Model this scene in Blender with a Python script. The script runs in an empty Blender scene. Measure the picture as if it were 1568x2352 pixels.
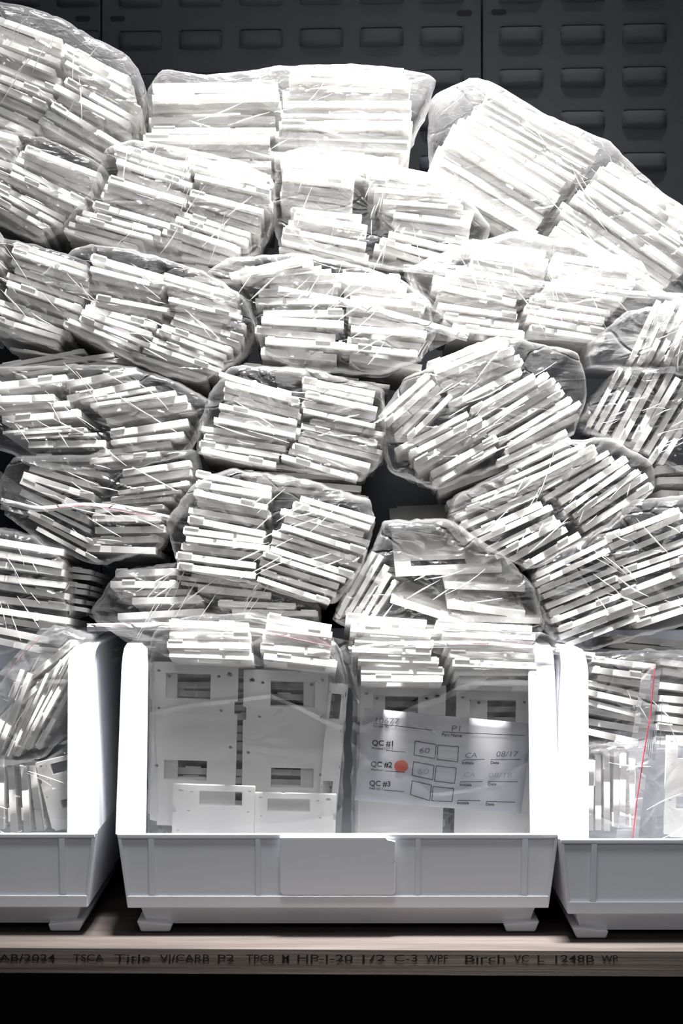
import bpy, bmesh, math, random
from mathutils import Vector, Matrix, noise

# ------------------------------------------------------------------ camera, world, light, exposure
S = 0.00027            # metres for one photograph pixel in the plane of the bin fronts
D = 4000.0             # camera distance from that plane, same unit
CX, CY = 784.0, 1176.0
sc = bpy.context.scene
COL = sc.collection

cam_d = bpy.data.cameras.new('camera')
cam_d.sensor_fit = 'VERTICAL'; cam_d.sensor_height = 36.0
cam_d.lens = 36.0 * D / 2352.0
cam_d.clip_start = 0.05; cam_d.clip_end = 50
cam = bpy.data.objects.new('camera', cam_d); COL.objects.link(cam)
cam.location = (0, -D * S, 0); cam.rotation_euler = (math.pi / 2, 0, 0)
cam_d.dof.use_dof = False
sc.camera = cam

w = bpy.data.worlds.new('world'); sc.world = w; w.use_nodes = True
w.node_tree.nodes['Background'].inputs[0].default_value = (0.9, 0.95, 1.0, 1)
w.node_tree.nodes['Background'].inputs[1].default_value = 0.11

def area(name, loc, target, sx, sy, power, col):
    l = bpy.data.lights.new(name, 'AREA'); l.shape = 'RECTANGLE'; l.size = sx * S; l.size_y = sy * S
    l.energy = power; l.color = col
    o = bpy.data.objects.new(name, l); COL.objects.link(o)
    o.location = Vector(loc) * S
    o.rotation_euler = (Vector(target) * S - o.location).to_track_quat('-Z', 'Y').to_euler()
    return o
key = area('overhead_tube_light', (260, -700, 4800), (170, 40, -560), 1100, 500, 29.0, (1.0, 0.985, 0.97))
key.data.spread = math.radians(30)
area('high_front_fill', (-100, -2900, 4900), (0, 0, -100), 2600, 1200, 27.0, (0.95, 0.97, 1.0))  # added fill light from high in front, not a known lamp
area('front_gap_fill', (300, -3600, 1300), (0, 0, -100), 2400, 900, 3.5, (0.97, 0.98, 1.0))  # added soft front fill that lightens the gaps between plates

sc.view_settings.view_transform = 'Standard'; sc.view_settings.look = 'None'
sc.view_settings.gamma = 1.0; sc.view_settings.use_curve_mapping = False
sc.view_settings.exposure = -1.3
sc.cycles.transparent_max_bounces = 24
sc.cycles.max_bounces = 8; sc.cycles.diffuse_bounces = 5
sc.cycles.caustics_reflective = False; sc.cycles.caustics_refractive = False

R = random.Random(7)

# ------------------------------------------------------------------ helpers
def P(px, py, d=0.0, ref=None):
    """photo pixel at depth d (behind the bin fronts) -> world point"""
    k = (D + (d if ref is None else ref)) / D
    return Vector(((px - CX) * k * S, d * S, (CY - py) * k * S))

def link(name, me, mat=None, parent=None):
    o = bpy.data.objects.new(name, me); COL.objects.link(o)
    if mat is not None and len(me.materials) == 0: me.materials.append(mat)
    if parent is not None: o.parent = parent
    return o
def bm_obj(name, bm, mat, parent=None, smooth=False):
    me = bpy.data.meshes.new(name)
    bmesh.ops.recalc_face_normals(bm, faces=bm.faces)
    bm.to_mesh(me); bm.free()
    if smooth:
        for p in me.polygons: p.use_smooth = True
    return link(name, me, mat, parent)
def tag(o, label, cat, group=None, kind=None):
    if label: o['label'] = label
    if cat: o['category'] = cat
    if group: o['group'] = group
    if kind: o['kind'] = kind
    return o
def box(bm, x0, x1, y0, y1, z0, z1):
    vs = [bm.verts.new((x, y, z)) for x in (x0, x1) for y in (y0, y1) for z in (z0, z1)]
    for f in ((0,1,3,2),(4,6,7,5),(0,4,5,1),(2,3,7,6),(0,2,6,4),(1,5,7,3)):
        bm.faces.new([vs[i] for i in f])
def hexa(bm, a, b):
    """a, b: 4 corner points each, in order; solid between them"""
    va = [bm.verts.new(p) for p in a]; vb = [bm.verts.new(p) for p in b]
    bm.faces.new(va); bm.faces.new(vb[::-1])
    for i in range(4):
        j = (i + 1) % 4
        bm.faces.new((va[i], vb[i], vb[j], va[j]))

# ------------------------------------------------------------------ materials
def new_mat(name):
    m = bpy.data.materials.new(name); m.use_nodes = True
    nt = m.node_tree; return m, nt, nt.nodes['Principled BSDF']
def plain(name, col, rough=0.5, spec=0.5, bump=0.0, bscale=300.0, var=0.0):
    m, nt, b = new_mat(name)
    b.inputs['Base Color'].default_value = (*col, 1); b.inputs['Roughness'].default_value = rough
    b.inputs['Specular IOR Level'].default_value = spec
    tc = nt.nodes.new('ShaderNodeTexCoord')
    n = nt.nodes.new('ShaderNodeTexNoise'); n.inputs['Scale'].default_value = bscale; n.inputs['Detail'].default_value = 5
    nt.links.new(tc.outputs['Object'], n.inputs['Vector'])
    if var:
        r = nt.nodes.new('ShaderNodeValToRGB')
        r.color_ramp.elements[0].position = 0.3; r.color_ramp.elements[1].position = 0.7
        r.color_ramp.elements[0].color = (*[c * (1 - var) for c in col], 1); r.color_ramp.elements[1].color = (*col, 1)
        nt.links.new(n.outputs['Fac'], r.inputs[0]); nt.links.new(r.outputs[0], b.inputs['Base Color'])
    if bump:
        bp = nt.nodes.new('ShaderNodeBump'); bp.inputs['Strength'].default_value = bump; bp.inputs['Distance'].default_value = 0.0004
        nt.links.new(n.outputs['Fac'], bp.inputs['Height']); nt.links.new(bp.outputs[0], b.inputs['Normal'])
    return m
M = {}
M['plate'] = plain('white_resin', (0.955, 0.945, 0.93), 0.5, 0.3, 0.12, 900, 0.03)
M['bin'] = plain('bin_plastic', (0.82, 0.835, 0.875), 0.42, 0.5, 0.10, 1500, 0.02)
def translucent(m, f):
    nt = m.node_tree; b = nt.nodes['Principled BSDF']; out = nt.nodes['Material Output']
    t = nt.nodes.new('ShaderNodeBsdfTranslucent'); t.inputs[0].default_value = b.inputs['Base Color'].default_value
    mx = nt.nodes.new('ShaderNodeMixShader'); mx.inputs[0].default_value = f
    nt.links.new(b.outputs[0], mx.inputs[1]); nt.links.new(t.outputs[0], mx.inputs[2]); nt.links.new(mx.outputs[0], out.inputs[0])
translucent(M['plate'], 0.35); translucent(M['bin'], 0.06)
M['card_holder'] = plain('bin_label_card', (0.86, 0.87, 0.91), 0.5, 0.2, 0.05, 900, 0.02)
M['steel'] = plain('painted_steel', (0.018, 0.0195, 0.0235), 0.75, 0.12, 0.3, 1800, 0.12)
M['black'] = plain('dark_opening', (0.006, 0.006, 0.007), 0.9, 0.1)
M['paper'] = plain('paper', (0.50, 0.50, 0.53), 0.8, 0.1, 0.1, 500, 0.04)  # shade on the card is put into this grey base
M['ink'] = plain('black_ink', (0.012, 0.012, 0.016), 0.7, 0.2)
M['pencil'] = plain('pen_stroke', (0.12, 0.12, 0.15), 0.8, 0.1)
M['pencil_faint'] = plain('faint_pen_stroke', (0.33, 0.33, 0.36), 0.8, 0.1)
M['red'] = plain('red_sticker', (0.40, 0.085, 0.06), 0.6, 0.2)
M['zip_red'] = plain('red_zip_line', (0.36, 0.03, 0.055), 0.5, 0.3)
M['zip_faint'] = plain('dull_red_zip_line', (0.36, 0.10, 0.12), 0.5, 0.2)
M['stamp'] = plain('stamp_ink', (0.003, 0.0025, 0.0025), 0.9, 0.05)
M['barcode'] = plain('grey_print', (0.13, 0.13, 0.16), 0.7, 0.1)

def film_mat(name, haze, gloss, scale):
    m = bpy.data.materials.new(name); m.use_nodes = True
    nt = m.node_tree; nt.nodes.clear(); N = nt.nodes.new; L = nt.links.new
    out = N('ShaderNodeOutputMaterial')
    tc = N('ShaderNodeTexCoord')
    mp = N('ShaderNodeMapping'); mp.inputs['Scale'].default_value = (1.0, 1.0, 1.6); mp.inputs['Rotation'].default_value = (0, 0.5, 0)
    L(tc.outputs['Object'], mp.inputs[0])
    # crumple: distorted voronoi edges plus fine stretched noise
    nz = N('ShaderNodeTexNoise'); nz.inputs['Scale'].default_value = scale * 0.8; nz.inputs['Detail'].default_value = 3
    L(mp.outputs[0], nz.inputs['Vector'])
    add = N('ShaderNodeMixRGB'); add.blend_type = 'ADD'; add.inputs[0].default_value = 0.035
    L(mp.outputs[0], add.inputs[1]); L(nz.outputs['Color'], add.inputs[2])
    vo = N('ShaderNodeTexVoronoi'); vo.feature = 'DISTANCE_TO_EDGE'; vo.inputs['Scale'].default_value = scale
    L(add.outputs[0], vo.inputs['Vector'])
    mr = N('ShaderNodeMapRange'); mr.inputs[1].default_value = 0.0; mr.inputs[2].default_value = 0.035
    L(vo.outputs['Distance'], mr.inputs[0])
    mp2 = N('ShaderNodeMapping'); mp2.inputs['Scale'].default_value = (0.35, 1, 1.6); mp2.inputs['Rotation'].default_value = (0, -0.6, 0)
    L(tc.outputs['Object'], mp2.inputs[0])
    n2 = N('ShaderNodeTexNoise'); n2.inputs['Scale'].default_value = scale * 3.0; n2.inputs['Detail'].default_value = 4; n2.inputs['Distortion'].default_value = 1.2
    L(mp2.outputs[0], n2.inputs['Vector'])
    ad2 = N('ShaderNodeMath'); ad2.operation = 'ADD'
    L(mr.outputs[0], ad2.inputs[0]); L(n2.outputs['Fac'], ad2.inputs[1])
    bp = N('ShaderNodeBump'); bp.inputs['Strength'].default_value = 0.8; bp.inputs['Distance'].default_value = 0.0010
    L(ad2.outputs[0], bp.inputs['Height'])
    tr = N('ShaderNodeBsdfTransparent'); tr.inputs[0].default_value = (0.985, 0.985, 0.985, 1)
    gl = N('ShaderNodeBsdfGlossy'); gl.inputs['Roughness'].default_value = 0.09; L(bp.outputs[0], gl.inputs['Normal'])
    df = N('ShaderNodeBsdfDiffuse'); df.inputs[0].default_value = (0.93, 0.93, 0.94, 1); L(bp.outputs[0], df.inputs['Normal'])
    tl = N('ShaderNodeBsdfTranslucent'); tl.inputs[0].default_value = (0.93, 0.93, 0.94, 1)
    dm = N('ShaderNodeMixShader'); dm.inputs[0].default_value = 0.4; L(df.outputs[0], dm.inputs[1]); L(tl.outputs[0], dm.inputs[2])
    m1 = N('ShaderNodeMixShader')
    lw = N('ShaderNodeLayerWeight'); lw.inputs['Blend'].default_value = 0.25
    ml = N('ShaderNodeMath'); ml.operation = 'MULTIPLY_ADD'; ml.inputs[1].default_value = 0.12; ml.inputs[2].default_value = haze
    L(lw.outputs['Facing'], ml.inputs[0]); L(ml.outputs[0], m1.inputs[0])
    L(tr.outputs[0], m1.inputs[1]); L(dm.outputs[0], m1.inputs[2])
    m2 = N('ShaderNodeMixShader')
    fr = N('ShaderNodeFresnel'); fr.inputs['IOR'].default_value = 1.5; L(bp.outputs[0], fr.inputs['Normal'])
    mg = N('ShaderNodeMath'); mg.operation = 'MULTIPLY'; mg.inputs[1].default_value = gloss; L(fr.outputs[0], mg.inputs[0])
    mc = N('ShaderNodeMath'); mc.operation = 'MINIMUM'; mc.inputs[1].default_value = 0.28; L(mg.outputs[0], mc.inputs[0])
    L(mc.outputs[0], m2.inputs[0]); L(m1.outputs[0], m2.inputs[1]); L(gl.outputs[0], m2.inputs[2])
    L(m2.outputs[0], out.inputs[0])
    return m
M['film'] = film_mat('clear_film', 0.038, 1.5, 24.0)
M['film_b'] = film_mat('clear_film_stiff', 0.08, 1.6, 14.0)
M['film_smooth'] = film_mat('clear_film_taut', 0.02, 0.6, 9.0)
M['crease'] = film_mat('film_fold_glint', 0.55, 2.0, 10.0)  # whitish colour stands in for light glinting on the folds
M['film_milky'] = film_mat('milky_film', 0.16, 1.4, 18.0)
M['zip'] = film_mat('zip_strip_plastic', 0.42, 1.3, 30.0)

def shaded_wood_mat():
    m, nt, b = new_mat('plywood')
    N = nt.nodes.new; L = nt.links.new
    tc = N('ShaderNodeTexCoord'); mp = N('ShaderNodeMapping'); mp.inputs['Scale'].default_value = (5, 60, 420)
    L(tc.outputs['Object'], mp.inputs[0])
    n = N('ShaderNodeTexNoise'); n.inputs['Scale'].default_value = 1.0; n.inputs['Detail'].default_value = 8; n.inputs['Roughness'].default_value = 0.7
    L(mp.outputs[0], n.inputs['Vector'])
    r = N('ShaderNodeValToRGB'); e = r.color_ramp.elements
    e[0].position = 0.35; e[0].color = (0.026, 0.022, 0.020, 1); e[1].position = 0.75; e[1].color = (0.060, 0.051, 0.047, 1)  # shade on the shelf is put into these dark grain colours
    L(n.outputs['Fac'], r.inputs[0]); L(r.outputs[0], b.inputs['Base Color'])
    b.inputs['Roughness'].default_value = 0.95; b.inputs['Specular IOR Level'].default_value = 0.03
    bp = N('ShaderNodeBump'); bp.inputs['Strength'].default_value = 0.5; bp.inputs['Distance'].default_value = 0.0004
    L(n.outputs['Fac'], bp.inputs['Height']); L(bp.outputs[0], b.inputs['Normal'])
    return m
M['wood'] = shaded_wood_mat()

# ------------------------------------------------------------------ text
DG = bpy.context.evaluated_depsgraph_get()
def text_mesh(s, bold=0.0, shear=0.0):
    cu = bpy.data.curves.new('lettering', 'FONT'); cu.body = s; cu.size = 1.0; cu.offset = bold; cu.shear = shear
    cu.resolution_u = 3
    o = bpy.data.objects.new('lettering', cu); COL.objects.link(o)
    bpy.context.view_layer.update()
    dg = bpy.context.evaluated_depsgraph_get()
    me = bpy.data.meshes.new_from_object(o.evaluated_get(dg), depsgraph=dg)
    bpy.data.objects.remove(o); bpy.data.curves.remove(cu)
    return me
def text_verts(s, x0, y, x1, h, rot, d, ref, bold=0.0, shear=0.0, back=0.0):
    """list (verts, faces) for a word whose baseline starts at pixel (x0,y), ends at x1, cap height h"""
    me = text_mesh(s, bold, shear)
    xs = [v.co.x for v in me.vertices]; mn, mx = min(xs), max(xs)
    sx = (x1 - x0) / (mx - mn); sy = h / 0.70
    c, sn = math.cos(rot), math.sin(rot)
    vs = []
    for v in me.vertices:
        u = (v.co.x - mn) * sx; t = v.co.y * sy
        px = x0 + u * c + t * sn; py = y + u * sn - t * c
        dd = d(px, py) if callable(d) else d
        vs.append(P(px, py, dd, ref))
    fs = [list(p.vertices) for p in me.polygons]
    bpy.data.meshes.remove(me)
    return vs, fs
def words_obj(name, words, mat, parent, d, ref):
    V, F = [], []
    for wd in words:
        vs, fs = text_verts(*wd[:6], d, ref, *(wd[6:]))
        k = len(V); V += vs; F += [[i + k for i in f] for f in fs]
    me = bpy.data.meshes.new(name); me.from_pydata([tuple(v) for v in V], [], F)
    return link(name, me, mat, parent)
def strokes_obj(name, lines, width, mat, parent, d, ref):
    V, F = [], []
    cut = []
    for (x0, y0, x1, y1) in lines:
        m = max(1, int(math.hypot(x1 - x0, y1 - y0) / 14))
        cut += [(x0 + (x1 - x0) * i / m, y0 + (y1 - y0) * i / m, x0 + (x1 - x0) * (i + 1) / m, y0 + (y1 - y0) * (i + 1) / m) for i in range(m)]
    for (x0, y0, x1, y1) in cut:
        L = math.hypot(x1 - x0, y1 - y0) or 1; nx, ny = -(y1 - y0) / L * width / 2, (x1 - x0) / L * width / 2
        k = len(V)
        for (a, b) in ((x0 + nx, y0 + ny), (x1 + nx, y1 + ny), (x1 - nx, y1 - ny), (x0 - nx, y0 - ny)):
            dd = d(a, b) if callable(d) else d
            V.append(tuple(P(a, b, dd, ref)))
        F.append([k, k + 1, k + 2, k + 3])
    me = bpy.data.meshes.new(name); me.from_pydata(V, [], F)
    return link(name, me, mat, parent)

# ------------------------------------------------------------------ louvered panels behind the pile
WD = 860.0                      # depth of the panels
YAW = math.radians(-3.2)
def wall_pt(px, py, off=0.0):
    """pixel -> point on the yawed wall plane, off = towards the camera"""
    n = Vector((math.sin(YAW), -math.cos(YAW), 0))      # normal towards the camera
    p0 = Vector((0, WD, 0)) + n * off
    ray = Vector((px - CX, D, CY - py)); cam_p = Vector((0, -D, 0))
    t = (p0 - cam_p).dot(n) / ray.dot(n)
    return cam_p + ray * t
Tw = Vector((math.cos(YAW), math.sin(YAW), 0)); Nw = Vector((math.sin(YAW), -math.cos(YAW), 0)); Zw = Vector((0, 0, 1))
def wbox(bm, c, w0, w1, z0, z1, o0, o1):
    a = [(c + Tw * x + Zw * z + Nw * o0) * S for x, z in ((w0, z0), (w1, z0), (w1, z1), (w0, z1))]
    b = [(c + Tw * x + Zw * z + Nw * o1) * S for x, z in ((w0, z0), (w1, z0), (w1, z1), (w0, z1))]
    hexa(bm, a, b)
def louver(c, parent, w=118.0, h=40.0):
    bm = bmesh.new()
    # cross profile: (height, projection) from the open top lip down to where the hood meets the sheet
    prof = [(h, 9), (h - 2, 12), (h * 0.5, 14), (8, 16), (2, 15), (-3, 9), (-7, 0)]
    nx = 9; rows = []
    for (z, o) in prof:
        r = []
        for i in range(nx):
            t = i / (nx - 1) * 2 - 1
            ins = (abs(t) ** 14) * 0.5
            edge = 4 * (1 if abs(t) > 0.99 and z in (h,) else 0)
            r.append(bm.verts.new((c + Tw * (w / 2 * t) + Zw * (z - edge) + Nw * (o * (1 - ins))) * S))
        rows.append(r)
    for a, b in zip(rows, rows[1:]):
        for i in range(nx - 1): bm.faces.new((a[i], a[i + 1], b[i + 1], b[i]))
    # side cheeks back to the sheet
    for i in (0, nx - 1):
        base = [bm.verts.new((c + Tw * (w / 2 * (-1.03 if i == 0 else 1.03)) + Zw * z) * S) for z, o in prof]
        for k in range(len(prof) - 1): bm.faces.new((rows[k][i], rows[k + 1][i], base[k + 1], base[k]))
    o = bm_obj('louver', bm, M['steel'], parent, True)
    bm = bmesh.new(); wbox(bm, c, -w / 2 + 3, w / 2 - 3, h - 3, h + 5, 0.4, 2.0)
    bm_obj('slot', bm, M['black'], o)
def panel(x0px, x1px, cols, rows, slots, label):
    top = wall_pt(x0px, 20); c0 = Vector((top.x, top.y, 0)); wid = (wall_pt(x1px, 20) - wall_pt(x0px, 20)).length
    e = bpy.data.objects.new('louvered_panel', None); COL.objects.link(e)
    tag(e, label, 'louvered panel', 'dark steel louvered panels on the wall')
    bm = bmesh.new(); wbox(bm, c0, 1.5, wid - 1.5, -1150, 1560, -14, 0)
    sh = bm_obj('sheet', bm, M['steel'], e)
    bv = sh.modifiers.new('b', 'BEVEL'); bv.width = 4 * S; bv.segments = 3; bv.limit_method = 'ANGLE'
    for (px, py) in slots:
        p = wall_pt(px, py, 0); bm = bmesh.new()
        n = 20; vs = [bm.verts.new((p + Tw * (13 * (1 if math.cos(a) > 0 else -1) + 8 * math.cos(a)) + Zw * (8 * math.sin(a)) + Nw * 0.8) * S)
                      for a in [2 * math.pi * k / n for k in range(n)]]
        bm.faces.new(vs); bm_obj('mounting_slot', bm, M['black'], e)
    for (px, py0) in cols:
        for r in rows:
            p = wall_pt(px + 48, py0 + r * 98.5 + 40, 0)
            louver(p, e)
panel(232, 1106, [(275 + 138.2 * i, 68 - 2.0 * i) for i in range(6)], range(-1, 5), [(270, 43), (1066, 30), (270, 437)], 'wide middle dark steel louvered panel behind the top centre bags')
panel(1107, 1985, [(1148 + 141.5 * i, 57 - 2.8 * i) for i in range(4)], range(-1, 7), [(1145, 28)], 'dark steel louvered panel at the right behind the slanting bag')
panel(-640, 231, [(-4 + 136 * i - 136, 71 - 2.0 * i) for i in range(3)], range(-1, 2), [(190, 43)], 'dark steel louvered panel at the left behind the top left bag')

bm = bmesh.new(); box(bm, -1500 * S, 1500 * S, 985 * S, 1010 * S, -1700 * S, 1800 * S)
wb = bm_obj('wall_back', bm, M['steel']); wb['kind'] = 'structure'

# ------------------------------------------------------------------ plywood shelf
SZ = -980.0                                       # shelf top height
sh_yaw = math.radians(-1.2)
bm = bmesh.new()
def shp(x, y, z):
    return Vector((x * math.cos(sh_yaw) - y * math.sin(sh_yaw), x * math.sin(sh_yaw) + y * math.cos(sh_yaw), z)) * S
SF, SB, ST = -98.0, 850.0, 58.0
a = [shp(-1300, SF, SZ - ST), shp(1300, SF, SZ - ST), shp(1300, SF, SZ), shp(-1300, SF, SZ)]
b = [shp(-1300, SB, SZ - ST), shp(1300, SB, SZ - ST), shp(1300, SB, SZ), shp(-1300, SB, SZ)]
hexa(bm, a, b)
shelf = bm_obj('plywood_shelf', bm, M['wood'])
bv = shelf.modifiers.new('b', 'BEVEL'); bv.width = 1.5 * S; bv.segments = 2
tag(shelf, 'shaded plywood shelf board with stamped lettering along its front edge, carrying the bins', 'shelf')
def shelf_front_d(px, py):
    # depth of the yawed front face under that pixel
    n = Vector((math.sin(sh_yaw), -math.cos(sh_yaw), 0)); p0 = n * (-SF) ; p0 = Vector((-math.sin(sh_yaw) * SF, math.cos(sh_yaw) * SF, 0))
    ray = Vector((px - CX, D, CY - py)); t = (p0 - Vector((0, -D, 0))).dot(n) / ray.dot(n)
    return -D + D * t - 0.8
V, F = [], []
for (s, x0, x1) in (('AB/2024', -2, 127), ('TSCA', 168, 238), ('Title', 262, 345), ('VI/CARB', 367, 481), ('P2', 500, 538), ('TPC8', 565, 629),
                    ('M', 648, 664), ('HP-I-20', 683, 810), ('1/2', 832, 885), ('C-3', 905, 958), ('WPF', 977, 1028), ('Birch', 1068, 1160),
                    ('VC', 1180, 1214), ('L', 1234, 1250), ('1248B', 1275, 1364), ('WP', 1381, 1418)):
    xm = (x0 + x1) / 2; y = 2207 + 2.5 * xm / 1568
    me = text_mesh(s, 0.004)
    xs = [v.co.x for v in me.vertices]; mn, mx = min(xs), max(xs); k = len(V)
    for v in me.vertices:
        px = x0 + (v.co.x - mn) / (mx - mn) * (x1 - x0); py = y - v.co.y * 15.5 / 0.7
        d = shelf_front_d(px, py); V.append(tuple(P(px, py, d)))
    F += [[i + k for i in p.vertices] for p in me.polygons]; bpy.data.meshes.remove(me)
me = bpy.data.meshes.new('stamped_lettering'); me.from_pydata(V, [], F)
st = link('stamped_lettering', me, M['stamp'], shelf); st['label'] = 'black stamped grade lettering along the shelf edge'

# ------------------------------------------------------------------ bins
def build_bin(ox, od, oz, label, with_mark, card_w=None):
    root = bpy.data.objects.new('storage_bin', None); COL.objects.link(root)
    root.location = Vector((ox, od, SZ + oz)) * S
    tag(root, label, 'storage bin', 'white hopper bins on the plywood shelf')
    # local space: x from bin centre, y depth from lip plane, z from shelf top
    def H(py): return (CY - py) - SZ             # photo height at lip plane -> local z
    z0, z1, z2, z3 = 13.0, 66.0, H(1917), H(1500) + 10
    B = 720.0
    lv = [(z0, 448, 92), (z1 - 3, 462, 62), (z1, 486, 28), (z2, 506, 0)]
    bm = bmesh.new()
    rings = []
    for (z, hx, yf) in lv:
        rings.append([bm.verts.new((x * S, y * S, z * S)) for x, y in ((-hx, yf), (hx, yf), (hx, B), (-hx, B))])
    bm.faces.new(rings[0][::-1])
    for a, b in zip(rings, rings[1:]):
        for i in range(4):
            j = (i + 1) % 4; bm.faces.new((a[i], a[j], b[j], b[i]))
    top = rings[-1]
    hx = 506
    # side walls above the lip, raked at the front, and the back wall
    sv = {}
    for sgn, fi, bi in ((-1, 0, 3), (1, 1, 2)):
        prof = [(4, z2 + 60), (24, z3 - 55), (34, z3 - 22), (66, z3 - 4), (110, z3)]
        vs = [bm.verts.new((sgn * (hx - 12 * (z - z2) / (z3 - z2)) * S, y * S, z * S)) for y, z in prof]
        bb = bm.verts.new((sgn * (hx - 12) * S, B * S, z3 * S)); sv[sgn] = bb
        bm.faces.new([top[fi]] + vs + [bb, top[bi]])
    bm.faces.new([top[3], top[2], sv[1], sv[-1]])
    body = bm_obj('bin_body', bm, M['bin'], root)
    so = body.modifiers.new('s', 'SOLIDIFY'); so.thickness = 9 * S; so.offset = -1
    bv = body.modifiers.new('b', 'BEVEL'); bv.width = 2.5 * S; bv.segments = 3; bv.limit_method = 'ANGLE'; bv.angle_limit = math.radians(25)
    # front flanges (posts) and top rims
    for sgn in (-1, 1):
        bm = bmesh.new()
        prof = [(0, z2 - 2, 66), (4, z2 + 60, 65), (24, z3 - 60, 58), (30, z3 - 40, 57), (42, z3 - 20, 54), (66, z3 - 6, 50), (110, z3, 34), (B - 10, z3, 30)]
        A = []
        for (y, z, wd) in prof:
            xo = (hx + 1 - 12 * (z - z2) / (z3 - z2)); 
            A.append([bm.verts.new((sgn * x * S, (y + q) * S, z * S)) for x, q in ((xo + 4, 0), (xo - wd, 0))])
        for a, b in zip(A, A[1:]): bm.faces.new((a[0], a[1], b[1], b[0]))
        fl = bm_obj('rim_flange', bm, M['bin'], root)
        so = fl.modifiers.new('s', 'SOLIDIFY'); so.thickness = 10 * S; so.offset = 0
        bv = fl.modifiers.new('b', 'BEVEL'); bv.width = 4 * S; bv.segments = 3; bv.limit_method = 'ANGLE'; bv.angle_limit = math.radians(20)
    # raised frame on the front lip
    def lip(x, t, off):                              # t: 0 bottom .. 1 top of the lip
        z = z1 + (z2 - z1) * t; y = 28 * (1 - t)
        return Vector((x, y - off, z)) * S
    bm = bmesh.new()
    def bar(x0, x1, t0, t1, off=9, xb0=None, xb1=None):
        xb0 = x0 if xb0 is None else xb0; xb1 = x1 if xb1 is None else xb1
        hexa(bm, [lip(xb0, t0, 0), lip(xb1, t0, 0), lip(x1, t1, 0), lip(x0, t1, 0)],
                 [lip(xb0, t0, off), lip(xb1, t0, off), lip(x1, t1, off), lip(x0, t1, off)])
    bar(-486, 486, 0.0, 0.17)                         # bottom band
    bar(-506, 506, 0.955, 1.02)                       # top lip band
    for a, b_, t in ((-436, -422, .17), (422, 436, .17), (-190, -178, .17), (178, 190, .17)):
        bar(a, b_, t, 0.955, 8)
    bar(-506, -498, 0.0, 1.0, 8, -486, -478); bar(498, 506, 0.0, 1.0, 8, 478, 486)
    fr = bm_obj('front_frame', bm, M['bin'], root)
    bv = fr.modifiers.new('b', 'BEVEL'); bv.width = 2.5 * S; bv.segments = 3; bv.limit_method = 'ANGLE'
    # label holder in the middle of the lip
    bm = bmesh.new()
    pts = [(-133, .985), (133 * 0.82, .985), (133 * .86, .95), (131, .93), (131, .22), (127, .19), (-127, .19), (-133, .23)]
    f0 = [bm.verts.new(lip(x, t, 11)) for x, t in pts]; f1 = [bm.verts.new(lip(x, t, 18)) for x, t in pts]
    bm.faces.new(f1); bm.faces.new(f0[::-1])
    for i in range(len(pts)):
        j = (i + 1) % len(pts); bm.faces.new((f0[i], f0[j], f1[j], f1[i]))
    lh = bm_obj('label_holder', bm, M['card_holder'], root)
    bv = lh.modifiers.new('b', 'BEVEL'); bv.width = 1.5 * S; bv.segments = 2; bv.limit_method = 'ANGLE'
    if with_mark:
        bm = bmesh.new(); q = [bm.verts.new(lip(x, t, 18.7)) for x, t in ((122, .60), (125, .62), (131, .67), (130, .655), (126, .625))]
        bm.faces.new(q); o = bm_obj('ink_mark', bm, M['ink'], lh); o['label'] = 'small black ink tick at the edge of the label holder'
    # feet
    for sgn in (-1, 1):
        bm = bmesh.new()
        hexa(bm, [(x * S, 62 * S, z * S) for x, z in ((sgn * 460, 0.5), (sgn * 392, 0.5), (sgn * 386, 18), (sgn * 470, 26))],
                 [(x * S, 690 * S, z * S) for x, z in ((sgn * 460, 0.5), (sgn * 392, 0.5), (sgn * 386, 18), (sgn * 470, 26))])
        ft = bm_obj('foot', bm, M['bin'], root)
        bv = ft.modifiers.new('b', 'BEVEL'); bv.width = 4 * S; bv.segments = 3
    return root
build_bin(-8, 0, 0, 'middle white plastic bin holding upright plates and a paper card', True)
build_bin(-1072, 6, 0, 'left white plastic bin cut by the left edge, holding slanting plates', False)
build_bin(1000, -62, 0, 'right white plastic bin cut by the right edge, holding a red-lined bag', False)

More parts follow.
